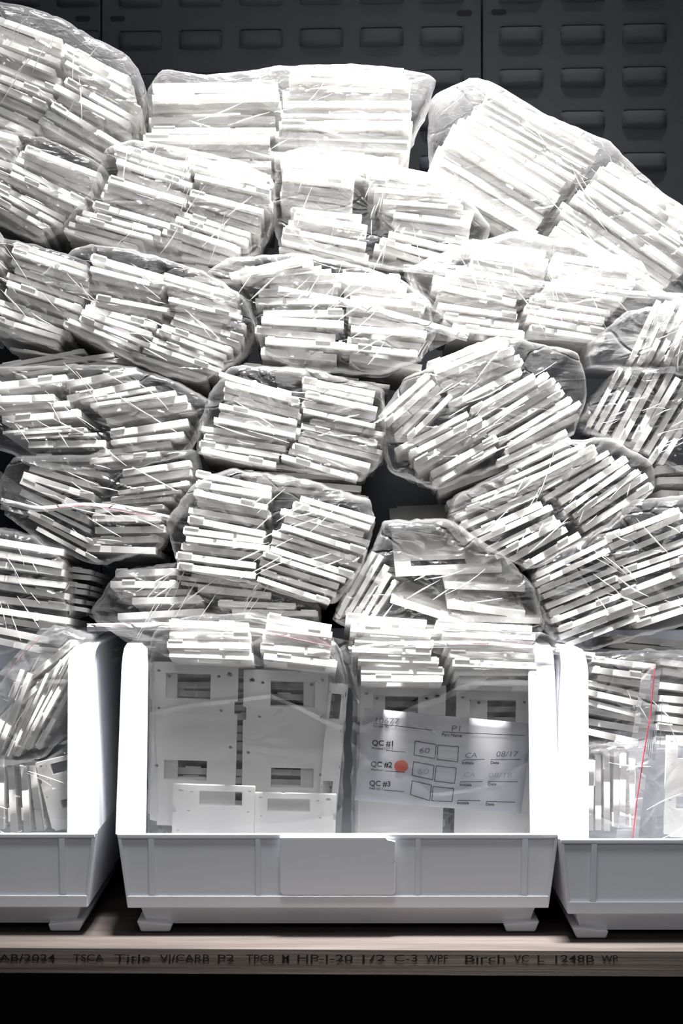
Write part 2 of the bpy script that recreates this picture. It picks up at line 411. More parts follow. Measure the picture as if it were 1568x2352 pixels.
# ------------------------------------------------------------------ plates
PW, PL, PT = 190.0, 395.0, 14.0
def plate_mesh(name, mirror, boss, L=PL):
    """flat resin plate: two windows, screw holes, a notch, bosses on the front edge"""
    cu = bpy.data.curves.new('plate_outline', 'CURVE'); cu.dimensions = '2D'; cu.fill_mode = 'BOTH'
    cu.extrude = PT / 2 * S; cu.bevel_depth = 0
    m = -1 if mirror else 1
    def loop(pts):
        sp = cu.splines.new('POLY'); sp.points.add(len(pts) - 1)
        for i, (x, y) in enumerate(pts): sp.points[i].co = (m * x * S, y * S, 0, 1)
        sp.use_cyclic_u = True
    h = PW / 2
    loop([(-h, 0), (-h + 62, 0), (-h + 62, 3), (-h + 70, 3), (-h + 70, 0), (h, 0), (h, 88), (h - 7, 90), (h - 7, 120), (h, 122), (h, L - 20), (h - 12, L - 8), (h - 12, L), (-h + 16, L), (-h + 16, L - 10), (-h, L - 12)])
    loop([(-66, 24), (34, 24), (34, 86), (-66, 86)])                  # upper window
    loop([(-66, L - 160), (30, L - 160), (30, L - 112), (-66, L - 112)])  # lower window
    for (x, y, r) in ((-82, 20, 4), (52, 30, 4), (76, 24, 6.5), (-80, 110, 3), (58, 112, 4), (82, 200, 4), (-82, 250, 4)):
        loop([(x + r * math.cos(a), y + r * math.sin(a)) for a in [2 * math.pi * k / 10 for k in range(10)]])
    o = bpy.data.objects.new('t', cu); COL.objects.link(o); bpy.context.view_layer.update()
    dg = bpy.context.evaluated_depsgraph_get()
    me = bpy.data.meshes.new_from_object(o.evaluated_get(dg), depsgraph=dg)
    bpy.data.objects.remove(o); bpy.data.curves.remove(cu)
    bm = bmesh.new(); bm.from_mesh(me)
    t = PT / 2 * S
    def bx(x0, x1, y0, y1, z0, z1): 
        if m < 0: x0, x1 = -x1, -x0
        box(bm, x0 * S, x1 * S, y0 * S, y1 * S, z0, z1)
    if boss == 1:
        bx(-h + 4, -h + 38, -4, 16, t * .9, t + 3 * S); bx(h - 30, h - 4, 30, 60, t * .9, t + 3 * S)
    elif boss == 2:
        bx(h - 70, h - 34, -3, 15, t * .9, t + 3 * S); bx(-h + 5, -h + 22, 2, 70, t * .9, t + 3 * S)
    elif boss == 3:
        bx(-h + 2, h - 120, 1, 10, -t - 3 * S, -t * .9); bx(h - 36, h - 3, -2, 14, t * .9, t + 3 * S)
    bm.to_mesh(me); bm.free(); me.name = name
    me.materials.clear(); me.materials.append(M['plate'])
    return me
PM = [plate_mesh('plate', False, 1), plate_mesh('plate', True, 1), plate_mesh('plate', False, 2), plate_mesh('plate', True, 3), plate_mesh('plate', False, 0), plate_mesh('plate', True, 2)]
PM_UP = plate_mesh('upright_plate', False, 0); PM_UP2 = plate_mesh('upright_plate', True, 0)

ORD = ['topmost', 'second', 'third', 'fourth', 'fifth', 'sixth', 'seventh', 'eighth', 'ninth', 'tenth', 'eleventh', 'twelfth', 'thirteenth',
       'fourteenth', 'fifteenth', 'sixteenth', 'seventeenth', 'eighteenth', 'nineteenth', 'twentieth', 'twenty-first', 'twenty-second']
plates = []      # (score, mesh, matrix, label, group)
def add_plate(me, a, b, df, thick, pitch, yaw, label, group, flip=False, lscale=1.0, weight=1.0):
    """a, b: world ends of the front edge (metres)"""
    X = (b - a); ln = X.length; X.normalize()
    Yd = Vector((math.sin(yaw), math.cos(yaw), 0)); Yd = (Yd - X * Yd.dot(X)).normalized()
    Z = X.cross(Yd).normalized()
    rot = Matrix.Rotation(-pitch, 3, X); Yd = rot @ Yd; Z = rot @ Z
    if flip: Z = -Z; X = -X
    sx = ln / (PW * S); sz = thick / PT
    M4 = Matrix(((X.x * sx, Yd.x * lscale, Z.x * sz, 0), (X.y * sx, Yd.y * lscale, Z.y * sz, 0), (X.z * sx, Yd.z * lscale, Z.z * sz, 0), (0, 0, 0, 1)))
    M4.translation = (a + b) / 2
    k = D / (D + df)
    pxs = [p.x / S * k + CX for p in (a, b)]; pys = [CY - p.z / S * k for p in (a, b)]
    vis = max(0.0, min(max(pxs), 1568) - max(min(pxs), 0)) / max(1.0, max(pxs) - min(pxs))
    if max(pys) < 0 or vis <= 0: vis = 0
    plates.append([ln / S * k * thick * (0.2 + vis) * weight * (1 if vis > 0.12 else 0), me, M4, label, group])

def column(keys, n, df, ref, side, bagref, pitch=0.03, jit=1.0, weight=1.0, fill=0.62, lscale=1.0, from_side=False):
    # arc positions over the key lines
    mids = [((k[0] + k[2]) / 2, (k[1] + k[3]) / 2) for k in keys]
    seg = [0.0]
    for p, q in zip(mids, mids[1:]): seg.append(seg[-1] + math.hypot(q[0] - p[0], q[1] - p[1]))
    tot = seg[-1]
    ts = [i / (n - 1) if n > 1 else 0 for i in range(n)]
    gap = [R.uniform(-.18, .18) for _ in ts]
    for i, t in enumerate(ts):
        s = (t + (gap[i] / (n - 1) if 0 < i < n - 1 else 0)) * tot
        j = 0
        while j < len(seg) - 2 and s > seg[j + 1]: j += 1
        f = (s - seg[j]) / max(1e-6, seg[j + 1] - seg[j])
        k0, k1 = keys[j], keys[j + 1]
        l = [k0[c] + (k1[c] - k0[c]) * f for c in range(4)]
        ux, uy = l[2] - l[0], l[3] - l[1]; L = math.hypot(ux, uy); ux /= L; uy /= L
        # perpendicular spacing between neighbouring plates decides the thickness
        perp = abs((mids[j + 1][0] - mids[j][0]) * -uy + (mids[j + 1][1] - mids[j][1]) * ux) / max(1e-6, seg[j + 1] - seg[j]) * tot / (n - 1)
        th = max(5.0, min(15.5, perp * fill * R.uniform(.88, 1.12)))
        sl = R.choice((-1, 1)) * R.random() ** 1.4 * 11 * jit
        an = R.uniform(-1, 1) * jit * min(0.045, perp * 0.30 / L)
        cxm, cym = (l[0] + l[2]) / 2 + ux * sl, (l[1] + l[3]) / 2 + uy * sl
        c, s_ = math.cos(an), math.sin(an); vx, vy = ux * c - uy * s_, ux * s_ + uy * c
        hl = L / 2 * R.uniform(.965, 1.0)
        dd = df + R.uniform(-9, 12) * jit
        a = P(cxm - vx * hl, cym - vy * hl, dd, df); b = P(cxm + vx * hl, cym + vy * hl, dd, df)
        od = ORD[i] if i < len(ORD) else 'lower'
        if i == n - 1: od = 'lowest'
        sd = side[4:] if side.startswith('the ') else side
        if from_side:
            od = 'leftmost' if i == 0 else ('rightmost' if i == n - 1 else ('second' if i == 1 else od) + ' from left')
        elif od not in ('topmost', 'lowest'): od += ' from top'
        lab = 'thin white plate, %s, %s in %s' % (od, sd, bagref)
        add_plate(R.choice(PM), a, b, dd, th, pitch + .06 + R.uniform(-.008, .008), R.uniform(-.02, .02) * jit, lab,
                  'plates in ' + bagref, flip=False, lscale=lscale, weight=weight)

# ------------------------------------------------------------------ film bags
def resample(poly, n):
    # closed Catmull-Rom-ish: keep corners but soften a little
    seg = []; tot = 0
    m = len(poly)
    for i in range(m):
        a, b = poly[i], poly[(i + 1) % m]; l = math.hypot(b[0] - a[0], b[1] - a[1]); seg.append(l); tot += l
    out = []; i = 0; acc = 0
    for k in range(n):
        s = k / n * tot
        while s > acc + seg[i]: acc += seg[i]; i += 1
        f = (s - acc) / seg[i]; a, b = poly[i], poly[(i + 1) % m]
        out.append((a[0] + (b[0] - a[0]) * f, a[1] + (b[1] - a[1]) * f))
    for _ in range(1):
        out = [((out[i - 1][0] + 2 * out[i][0] + out[(i + 1) % n][0]) / 4, (out[i - 1][1] + 2 * out[i][1] + out[(i + 1) % n][1]) / 4) for i in range(n)]
    return out
def ridge(p, f, seed):
    v = noise.noise(Vector((p[0] * f + seed, p[1] * f * 1.3 - seed, seed * .37)))
    return 1 - min(1, abs(v) * 3.2)
def film_bag(outline, df, label, mat='film', depth=430, group='clear plastic bags of plates in the pile', amp=1.0, grow=1.0, name='plastic_bag', gap=24, rim=45, creases=16):
    n = 132; seed = R.uniform(0, 50)
    pts = resample(outline, n)
    cx = sum(p[0] for p in pts) / n; cy = sum(p[1] for p in pts) / n
    prof = [(.06, -gap - 4), (.16, -gap - 4), (.27, -gap - 4), (.38, -gap - 4), (.48, -gap - 4), (.57, -gap - 3), (.66, -gap - 3), (.74, -gap - 2), (.81, -gap - 1), (.87, -gap),
            (.92, -gap + 3), (.955, -gap + 8), (.98, -gap + 16), (1.0, -gap + rim), (.995, 66), (.96, 140), (.93, 240), (.91, 340), (.88, depth * .93), (.78, depth), (.4, depth + 6)]
    bm = bmesh.new(); rows = []
    for (s, off) in prof:
        row = []
        for i, (x, y) in enumerate(pts):
            X = cx + (x - cx) * s * grow; Y = cy + (y - cy) * s * grow
            q = (X, Y)
            r1 = ridge(q, 1 / 95., seed); r2 = ridge(q, 1 / 42., seed + 9); r3 = ridge(q, 1 / 20., seed + 21)
            if off < 60:
                wgt = min(1, s * 4) * amp
                dz = -(r1 ** 4 * 7 + r2 ** 6 * 5) * wgt
                if s > .9:
                    k = (s - .9) * 10
                    ra = (noise.noise(Vector((i * .35 + seed, seed, 0))) * 5 + noise.noise(Vector((i * .9, seed, 3))) * 3) * k
                    l = math.hypot(x - cx, y - cy); X += (x - cx) / l * ra; Y += (y - cy) / l * ra
            else:
                dz = 0
                ra = noise.noise(Vector((i * .3 + seed, off * .02, 1))) * 7 + noise.noise(Vector((i * .8, off * .05, 5))) * 4
                l = math.hypot(x - cx, y - cy); X += (x - cx) / l * ra; Y += (y - cy) / l * ra
            row.append(bm.verts.new(P(X, Y, df + off + dz, df)))
        rows.append(row)
    for a, b in zip(rows, rows[1:]):
        for i in range(n):
            j = (i + 1) % n; bm.faces.new((a[i], b[i], b[j], a[j]))
    bm.faces.new(rows[0]); bm.faces.new(rows[-1][::-1])
    # sharp folded creases off the film front, their highlights put in as whitish colour
    xs = [p[0] for p in pts]; ys = [p[1] for p in pts]; big = math.hypot(max(xs) - min(xs), max(ys) - min(ys))
    base = R.uniform(.2, 1.3) * R.choice((-1, 1)); nf = len(bm.faces)
    for q in range(creases):
        an = R.uniform(0, 2 * math.pi); rr = R.random() ** .6 * .72
        i0 = int(an / (2 * math.pi) * n) % n
        sx, sy = cx + (pts[i0][0] - cx) * rr, cy + (pts[i0][1] - cy) * rr
        dr = base + R.gauss(0, .22); L = R.uniform(.05, .22) * big; wd = R.uniform(.7, 1.7); bend = R.gauss(0, .03)
        pr = []
        for k in range(9):
            u = k / 8; x = sx + math.cos(dr) * L * (u - .5) + bend * L * math.sin(u * math.pi) * -math.sin(dr); y = sy + math.sin(dr) * L * (u - .5) + bend * L * math.sin(u * math.pi) * math.cos(dr)
            hw = wd * math.sin(math.pi * min(.97, max(.03, u))) + .15
            nx, ny = -math.sin(dr) * hw, math.cos(dr) * hw
            zf = df - gap - 14
            pr.append((bm.verts.new(P(x + nx, y + ny, zf + 2, df)), bm.verts.new(P(x, y, zf - 1.5, df)), bm.verts.new(P(x - nx, y - ny, zf + 2, df))))
        for a, b in zip(pr, pr[1:]):
            for c in (0, 1):
                f = bm.faces.new((a[c], a[c + 1], b[c + 1], b[c])); f.material_index = 1
    o = bm_obj(name, bm, M[mat], None, True)
    o.data.materials.append(M['crease'])
    tag(o, label, 'plastic bag', group)
    return o
def ribbon(name, path, width, df, mat, parent, sag=0, thick=0.0, seed=0):
    """flat strip of film along a pixel path (px,py,depth offset), width in px, crinkled"""
    # resample the path
    P3 = []; m = 40
    ln = [0]
    for a, b in zip(path, path[1:]): ln.append(ln[-1] + math.hypot(b[0] - a[0], b[1] - a[1]))
    for k in range(m + 1):
        s = k / m * ln[-1]; i = 0
        while i < len(ln) - 2 and s > ln[i + 1]: i += 1
        f = (s - ln[i]) / max(1e-6, ln[i + 1] - ln[i]); P3.append([path[i][c] + (path[i + 1][c] - path[i][c]) * f for c in range(3)])
    for _ in range(3):
        P3 = [P3[0]] + [[(P3[i - 1][c] + 2 * P3[i][c] + P3[i + 1][c]) / 4 for c in range(3)] for i in range(1, m)] + [P3[-1]]
    bm = bmesh.new(); rows = []
    cross = [-1, -.5, 0, .5, 1]
    for i in range(m + 1):
        a = P3[max(0, i - 1)]; b = P3[min(m, i + 1)]; dx, dy = b[0] - a[0], b[1] - a[1]; l = math.hypot(dx, dy); nx, ny = -dy / l, dx / l
        wv = width if not callable(width) else width(i / m)
        row = []
        for c in cross:
            off = P3[i][2] + noise.noise(Vector((i * .3, c * 2, seed))) * 3 + (-2 if abs(c) < .6 else 0)
            row.append(bm.verts.new(P(P3[i][0] + nx * wv / 2 * c, P3[i][1] + ny * wv / 2 * c, df + off, df)))
        rows.append(row)
    for a, b in zip(rows, rows[1:]):
        for i in range(len(cross) - 1): bm.faces.new((a[i], a[i + 1], b[i + 1], b[i]))
    o = bm_obj(name, bm, M[mat], parent, True)
    if thick:
        so = o.modifiers.new('s', 'SOLIDIFY'); so.thickness = thick * S
    return o
def flap(name, quad, df, offs, parent, mat='film', nu=14, nv=8, amp=5, seed=1.0):
    """loose sheet of film between four pixel corners"""
    bm = bmesh.new(); g = []
    for j in range(nv + 1):
        r = []
        for i in range(nu + 1):
            u, v = i / nu, j / nv
            w = ((1 - u) * (1 - v), u * (1 - v), u * v, (1 - u) * v)
            x = sum(w[k] * quad[k][0] for k in range(4)); y = sum(w[k] * quad[k][1] for k in range(4)); d = sum(w[k] * offs[k] for k in range(4))
            d -= ridge((x, y), 1 / 60., seed) ** 2 * amp + ridge((x, y), 1 / 26., seed + 4) ** 3 * amp * .6
            r.append(bm.verts.new(P(x, y, df + d, df)))
        g.append(r)
    for a, b in zip(g, g[1:]):
        for i in range(nu): bm.faces.new((a[i], a[i + 1], b[i + 1], b[i]))
    return bm_obj(name, bm, M[mat], parent, True)

# bag table: key, reference phrase, label, front depth, outline, columns, options
BAGS = [
 dict(ref='the top left corner bag', label='bulging clear plastic bag of plates at the top left corner', d=150,
  o=[(-170,-30),(0,2),(60,14),(140,38),(215,85),(298,126),(332,190),(330,250),(318,320),(255,372),(150,330),(40,300),(-170,270)],
  c=[('the right stack',[(150,100,300,185),(150,170,320,262),(130,215,300,305),(88,272,240,362)],10,.05),
     ('the left stack',[(-60,25,140,95),(-60,85,138,165),(-50,150,130,225),(-90,235,72,305)],11,.05)]),
 dict(ref='the flat-topped bag', label='wide flat-topped clear plastic bag of long plates at the top centre', d=175,
  o=[(338,200),(365,158),(470,172),(550,165),(650,152),(770,147),(900,152),(978,168),(1006,178),(988,240),(950,320),(925,395),(850,420),(600,410),(340,345)],
  c=[('the left stack',[(352,196,640,193),(345,240,642,236),(335,300,630,308),(345,370,620,378)],8,.16,.80),
     ('the right stack',[(652,163,925,170),(652,215,948,222),(638,290,952,296),(636,375,915,390)],10,.13,.78)]),
 dict(ref='the slanting bag', label='large clear plastic bag slanting down to the right, against the louvered panels', d=165,
  o=[(985,235),(1000,212),(1085,172),(1135,190),(1240,255),(1400,325),(1520,440),(1640,520),(1640,720),(1530,668),(1330,615),(1180,570),(1060,490),(990,405),(984,330)],
  c=[('the left stack',[(1125,212,1385,352),(1088,240,1345,385),(1040,285,1290,432),(1010,330,1260,480),(992,400,1235,540)],13,.12,.72),
     ('the right stack',[(1395,375,1640,520),(1350,415,1600,580),(1300,460,1560,640),(1262,520,1500,668)],11,.12,.74)]),
 dict(ref='the second-tier left edge bag', label='clear plastic bag at the left edge, just below the top left corner bag', d=118,
  o=[(-110,285),(35,302),(110,318),(225,370),(250,400),(228,470),(180,515),(95,562),(0,520),(-110,480)],
  c=[('the right stack',[(50,335,225,405),(30,372,210,458),(-10,425,150,505),(-40,455,98,540)],10,.03),
     ('the left stack',[(-140,270,40,320),(-150,400,0,470)],8,.03)]),
 dict(ref='the bag under flat-top at left', label='clear plastic bag sagging leftward, below the left half of the flat-topped bag', d=104,
  o=[(138,520),(205,440),(240,340),(300,318),(430,340),(560,370),(628,410),(634,510),(592,590),(520,612),(400,600),(260,572),(150,540)],
  c=[('the left stack',[(258,335,430,378),(272,392,450,452),(232,442,410,505),(205,480,390,532),(140,522,310,570)],12,.05),
     ('the right stack',[(440,360,622,408),(450,420,622,460),(425,480,588,535),(350,540,520,600)],12,.05)]),
 dict(ref='the bag under flat-top at right', label='clear plastic bag with fanned plates, below the right half of the flat-topped bag', d=112,
  o=[(632,352),(700,335),(850,355),(960,395),(1040,430),(1100,480),(1132,525),(1090,590),(1000,622),(900,620),(780,600),(640,565),(624,480)],
  c=[('the left stack',[(640,372,810,378),(640,440,805,462),(672,488,838,508),(650,545,850,592)],11,.05),
     ('the right stack',[(840,372,990,400),(835,425,1030,440),(905,480,1085,492),(895,528,1068,565),(860,565,1030,615)],13,.05)]),
 dict(ref='the shaded left edge bag', label='shaded clear plastic bag at the left edge beside the open-fronted bag', d=92,
  o=[(-130,520),(0,545),(80,560),(200,598),(218,640),(186,740),(132,800),(0,775),(-130,740)],
  c=[('the right stack',[(28,560,198,612),(25,610,205,670),(15,655,185,718),(-30,742,132,792)],11,.03),
     ('the left stack',[(-160,500,10,550),(-160,680,-40,735)],8,.03)]),
 dict(ref='the glossy pointed bag', label='glossy clear plastic bag with a pointed left corner, dark gaps between its plates', d=62,
  o=[(85,632),(170,570),(205,558),(320,575),(470,622),(562,680),(592,760),(562,822),(465,882),(380,865),(300,832),(140,752),(150,700)],
  c=[('the left stack',[(205,588,378,640),(202,640,368,672),(215,688,382,722),(186,722,348,782),(142,742,305,820)],11,.03),
     ('the right stack',[(380,632,552,682),(392,700,560,745),(385,740,545,800),(350,778,515,836),(300,812,478,868)],13,.03)]),
 dict(ref='the diagonal-zip bag', label='clear plastic bag in the middle of the pile, crossed by a diagonal zip strip', d=58,
  o=[(470,625),(520,590),(680,580),(800,603),(925,640),(992,690),(1000,770),(965,832),(880,862),(700,855),(600,812),(568,700)],
  c=[('the left stack',[(522,630,690,590),(608,640,782,628),(592,690,785,695),(590,740,782,748),(602,806,782,822)],12,.02),
     ('the right stack',[(790,628,925,640),(795,664,968,682),(798,740,975,758),(798,818,965,842)],10,.02)]),
 dict(ref='the wide milky bag', label='wide milky clear plastic bag below the slanting bag, folded flap along its front', d=80, mat='film_b',
  o=[(925,618),(1060,560),(1180,528),(1320,556),(1480,600),(1502,660),(1580,690),(1610,745),(1480,775),(1380,792),(1200,782),(1050,755),(965,690)],
  c=[('the left stack',[(1080,560,1255,580),(1090,600,1262,628),(985,642,1180,690),(1010,700,1192,730),(1035,750,1200,770)],12,.04),
     ('the right stack',[(1270,585,1440,612),(1275,640,1455,660),(1210,690,1400,722),(1215,752,1390,782)],10,.04)]),
 dict(ref='the milky right edge bag', label='milky clear plastic bag with steep plates at the right edge', d=76, mat='film_milky',
  o=[(1345,790),(1440,715),(1568,685),(1690,690),(1690,870),(1568,862),(1450,850),(1340,846)],
  c=[('the stack',[(1450,828,1512,690),(1590,840,1655,700)],8,.03)], side=True),
 dict(ref='the lower right edge bag', label='clear plastic bag of steeply leaning plates at the right edge, above the dark gap', d=84,
  o=[(1322,975),(1372,895),(1415,848),(1568,838),(1690,850),(1690,1090),(1560,1085),(1500,1052),(1400,1012),(1340,995)],
  c=[('the stack',[(1352,978,1428,845),(1398,1000,1482,840),(1450,1020,1545,850),(1512,1068,1620,900)],10,.03)], side=True),
 dict(ref='the pointed-tip bag', label='clear plastic bag with a pointed right tip at the left edge, below the glossy bag', d=52,
  o=[(-110,850),(0,842),(110,838),(300,838),(420,880),(494,925),(470,975),(430,1045),(300,1082),(100,1080),(0,1035),(-110,1010)],
  c=[('the left stack',[(-30,888,145,868),(-30,922,125,918),(0,958,190,940),(0,992,160,980),(70,1008,248,1000),(45,1055,235,1050)],9,.03),
     ('the right stack',[(148,882,315,850),(165,918,335,888),(222,940,432,905),(232,975,428,945),(258,1008,430,985),(205,1062,368,1040)],10,.03)]),
 dict(ref='the scribbly-highlight bag', label='clear plastic bag with scribbly highlights, right of the pointed-tip bag', d=48,
  o=[(448,1035),(455,970),(480,900),(528,838),(700,842),(880,890),(893,980),(880,1060),(832,1108),(700,1088),(560,1068),(455,1045)],
  c=[('the left stack',[(505,860,672,905),(520,902,695,952),(500,945,685,985),(470,980,672,1012),(456,1032,632,1066)],11,.03),
     ('the right stack',[(700,872,868,905),(700,925,872,958),(702,965,872,1000),(690,1000,878,1046),(655,1052,832,1100)],12,.03)]),
 dict(ref='the fan-shaped bag', label='clear plastic bag of fanned plates tilted up to the right, above the dark gap', d=44,
  o=[(872,955),(930,870),(1080,790),(1155,768),(1330,806),(1352,870),(1347,930),(1320,1000),(1180,1062),(1000,1128),(890,1082),(878,1020)],
  c=[('the left fan',[(872,960,985,858),(930,1012,1030,915)],5,.02),
     ('the upper fan',[(985,838,1150,775),(1005,880,1190,808),(1035,932,1205,845)],6,.02),
     ('the right fan',[(1085,945,1232,856),(1108,985,1285,872),(1168,1038,1338,945)],8,.02),
     ('the lower fan',[(912,1035,1078,945),(955,1075,1120,980),(998,1112,1142,1025)],6,.02),
     ('the bottom layer',[(1150,1062,1310,985),(1170,1078,1310,1010)],2,.02)]),
 dict(ref='the bag right of the dark gap', label='clear plastic bag of plates tilted up to the right, directly right of the dark gap', d=30,
  o=[(1028,1192),(1042,1140),(1160,1080),(1290,1010),(1400,1004),(1502,1060),(1507,1122),(1425,1200),(1300,1268),(1218,1312),(1100,1258),(1034,1205)],
  c=[('the left stack',[(1085,1148,1250,1085),(1035,1195,1225,1125),(1068,1228,1240,1150),(1128,1265,1285,1185),(1205,1302,1330,1225)],10,.02),
     ('the right stack',[(1160,1108,1345,1018),(1262,1145,1420,1045),(1305,1180,1455,1078),(1345,1212,1502,1112)],10,.02)]),
 dict(ref='the bag above right bin', label='clear plastic bag with crossing crease lines at the right edge, above the right bin', d=22,
  o=[(1220,1325),(1250,1288),(1395,1205),(1450,1150),(1568,1138),(1690,1150),(1690,1405),(1568,1440),(1480,1462),(1340,1500),(1260,1470),(1233,1400)],
  c=[('the left stack',[(1226,1325,1398,1240),(1240,1378,1410,1312),(1262,1425,1425,1358),(1300,1480,1470,1418)],10,.02),
     ('the right stack',[(1395,1238,1565,1165),(1420,1300,1590,1235),(1438,1372,1620,1305),(1452,1436,1640,1380)],11,.02)]),
 dict(ref='the red-zip left bag', label='clear plastic bag with a curved red zip line, lying above the left bin gap', d=58,
  o=[(-10,1110),(25,1050),(100,1045),(450,1032),(462,1080),(445,1150),(405,1200),(372,1262),(225,1302),(100,1255),(10,1185)],
  c=[('the left stack',[(75,1062,240,1092),(52,1098,215,1165),(50,1140,205,1210),(85,1215,228,1288)],9,.02),
     ('the right stack',[(282,1090,440,1060),(272,1128,440,1108),(212,1180,372,1168),(205,1212,372,1212),(198,1262,358,1262)],10,.02)]),
 dict(ref='the bright middle bag', label='bright clear plastic bag resting above the middle bin, left of the dark gap', d=26,
  o=[(392,1252),(380,1195),(440,1110),(520,1075),(700,1098),(852,1148),(863,1200),(835,1300),(776,1388),(700,1385),(600,1350),(412,1310)],
  c=[('the left stack',[(458,1090,632,1122),(440,1145,612,1178),(432,1190,612,1225),(412,1245,606,1268),(408,1302,590,1320)],11,.03),
     ('the right stack',[(682,1142,858,1192),(642,1188,842,1250),(622,1240,826,1302),(602,1285,792,1345),(585,1325,752,1382)],12,.03)]),
 dict(ref='the bag above left bin', label='bright clear plastic bag at the left edge, above the left bin', d=30,
  o=[(-130,1232),(0,1213),(80,1230),(155,1290),(165,1440),(120,1468),(0,1508),(-130,1495)],
  c=[('the stack',[(-40,1238,146,1268),(-60,1330,152,1362),(-60,1400,150,1432),(-80,1455,92,1492)],10,.03)]),
 dict(ref='the low squeezed bag', label='low clear plastic bag squeezed under the bright middle bag', d=64,
  o=[(205,1402),(268,1312),(400,1290),(600,1335),(738,1392),(735,1440),(500,1448),(220,1440)],
  c=[('the left stack',[(262,1318,410,1312),(245,1346,402,1340),(300,1380,460,1376),(270,1412,470,1408)],5,.10),
     ('the right stack',[(425,1325,592,1345),(480,1372,652,1380),(525,1402,722,1412)],4,.10)]),
]
bag_obj = {}
for b in BAGS:
    df = b['d'] = b['d'] + 50
    for col in b['c']:
        nm, keys, n, pit = col[:4]; fill = col[4] if len(col) > 4 else .64
        column(keys, n, df, df, nm, b['ref'], pit, fill=fill, from_side=b.get('side', False))
    bag_obj[b['ref']] = film_bag(b['o'], df, b['label'], b.get('mat', 'film'))

# plates glimpsed deep in the gaps, no bag outline to be seen
deep = 'the shaded layer behind the pile'
for keys, n, df in (
    ([(-30, 848, 200, 805), (30, 862, 330, 820)], 3, 190), ([(420, 590, 600, 625), (430, 640, 560, 650)], 3, 190),
    ([(640, 570, 830, 610), (840, 600, 1000, 630)], 3, 200), ([(560, 838, 760, 855), (700, 865, 890, 885)], 3, 180),
    ([(560, 1085, 800, 1100), (600, 1120, 850, 1145)], 3, 170), ([(90, 1300, 205, 1312), (90, 1385, 195, 1400)], 6, 150),
    ([(1400, 1468, 1568, 1475), (1400, 1505, 1600, 1520)], 3, 150), ([(1010, 1130, 1190, 1060), (1040, 1180, 1220, 1100)], 3, 180),
    ([(1500, 1080, 1640, 1070), (1510, 1130, 1640, 1140)], 3, 180), ([(20, 800, 200, 830), (220, 830, 420, 840)], 3, 190),
    ([(410, 1325, 600, 1350), (420, 1340, 600, 1365)], 2, 120), ([(340, 330, 620, 345), (340, 420, 620, 430)], 4, 240)):
    column(keys, n, df, df, 'the stack', deep, .02, weight=.01)

# ------------------------------------------------------------------ open bag of broad plates right of the dark gap
broad = 'the open bag of tilted plates'
def face_plate(n0, n1, df, pitch, label, th=14, lscale=1.0, me=None, w=3.0):
    a = P(n0[0], n0[1], df, df); b_ = P(n1[0], n1[1], df, df)
    add_plate(me or PM[0], a, b_, df, th, pitch, 0.0, label, 'plates in ' + broad, lscale=lscale, weight=w)
face_plate((908, 1318), (1152, 1308), 115, -.42, 'broad white plate lying tilted with its window showing, uppermost in the open bag', 15, .95, PM[4], 9)
face_plate((1022, 1345), (1205, 1352), 105, -.16, 'white plate tilted forward, just right below the broad window plate', 15, 1, PM[4], 9)
face_plate((898, 1378), (1064, 1432), 95, -.14, 'white plate sloping down right inside the open bag, left of two flat ones', 14, 1, PM[4], 9)
face_plate((1028, 1390), (1205, 1412), 89, -.16, 'white plate with a window, lying flat at the right of the open bag', 16, 1, PM[0], 9)
face_plate((1032, 1420), (1240, 1426), 99, -.05, 'white plate beneath the window plate at the right of the open bag', 14, 1, PM[2], 9)
column([(775, 1418, 862, 1262), (850, 1425, 912, 1330)], 5, 125, 125, 'the left fan', broad, .02, from_side=True)
film_bag([(760, 1425), (800, 1340), (862, 1250), (880, 1195), (1030, 1190), (1160, 1275), (1225, 1340), (1255, 1440), (1230, 1475), (1000, 1465), (820, 1455)], 84,
         'crumpled clear plastic bag of tilted plates between the dark gap and the middle bin', 'film', 400, gap=30, rim=60, creases=7)

# ------------------------------------------------------------------ contents of the middle bin
mb = 'the middle bin'
# horizontal stacks behind the upright plates
column([(386, 1432, 572, 1436), (382, 1502, 575, 1506)], 4, 28, 28, 'the top rows left', mb, .17, jit=.6, fill=.7, weight=3)
column([(386, 1545, 575, 1548), (386, 1890, 576, 1892)], 15, 208, 208, 'the first stack', mb, .17, jit=.5, fill=.62, weight=1)
column([(606, 1418, 758, 1440), (600, 1506, 770, 1524)], 5, 30, 30, 'the top rows left of centre', mb, .17, jit=.6, fill=.7, weight=3)
column([(606, 1555, 768, 1560), (606, 1888, 768, 1890)], 15, 208, 208, 'the second stack', mb, .17, jit=.5, fill=.60, weight=1)
column([(798, 1416, 985, 1432), (815, 1500, 1002, 1506), (828, 1556, 1022, 1560)], 7, 27, 27, 'the top rows right of centre', mb, .17, jit=.7, fill=.68, weight=3)
column([(836, 1590, 1022, 1592), (836, 1888, 1022, 1890)], 13, 208, 208, 'the third stack', mb, .17, jit=.6, fill=.60, weight=1)
column([(1000, 1430, 1222, 1446), (1032, 1500, 1228, 1504), (1048, 1564, 1246, 1568)], 7, 27, 27, 'the top rows right', mb, .17, jit=.7, fill=.68, weight=3)
column([(1054, 1600, 1240, 1602), (1054, 1888, 1240, 1890)], 13, 208, 208, 'the fourth stack', mb, .17, jit=.6, fill=.60, weight=1)
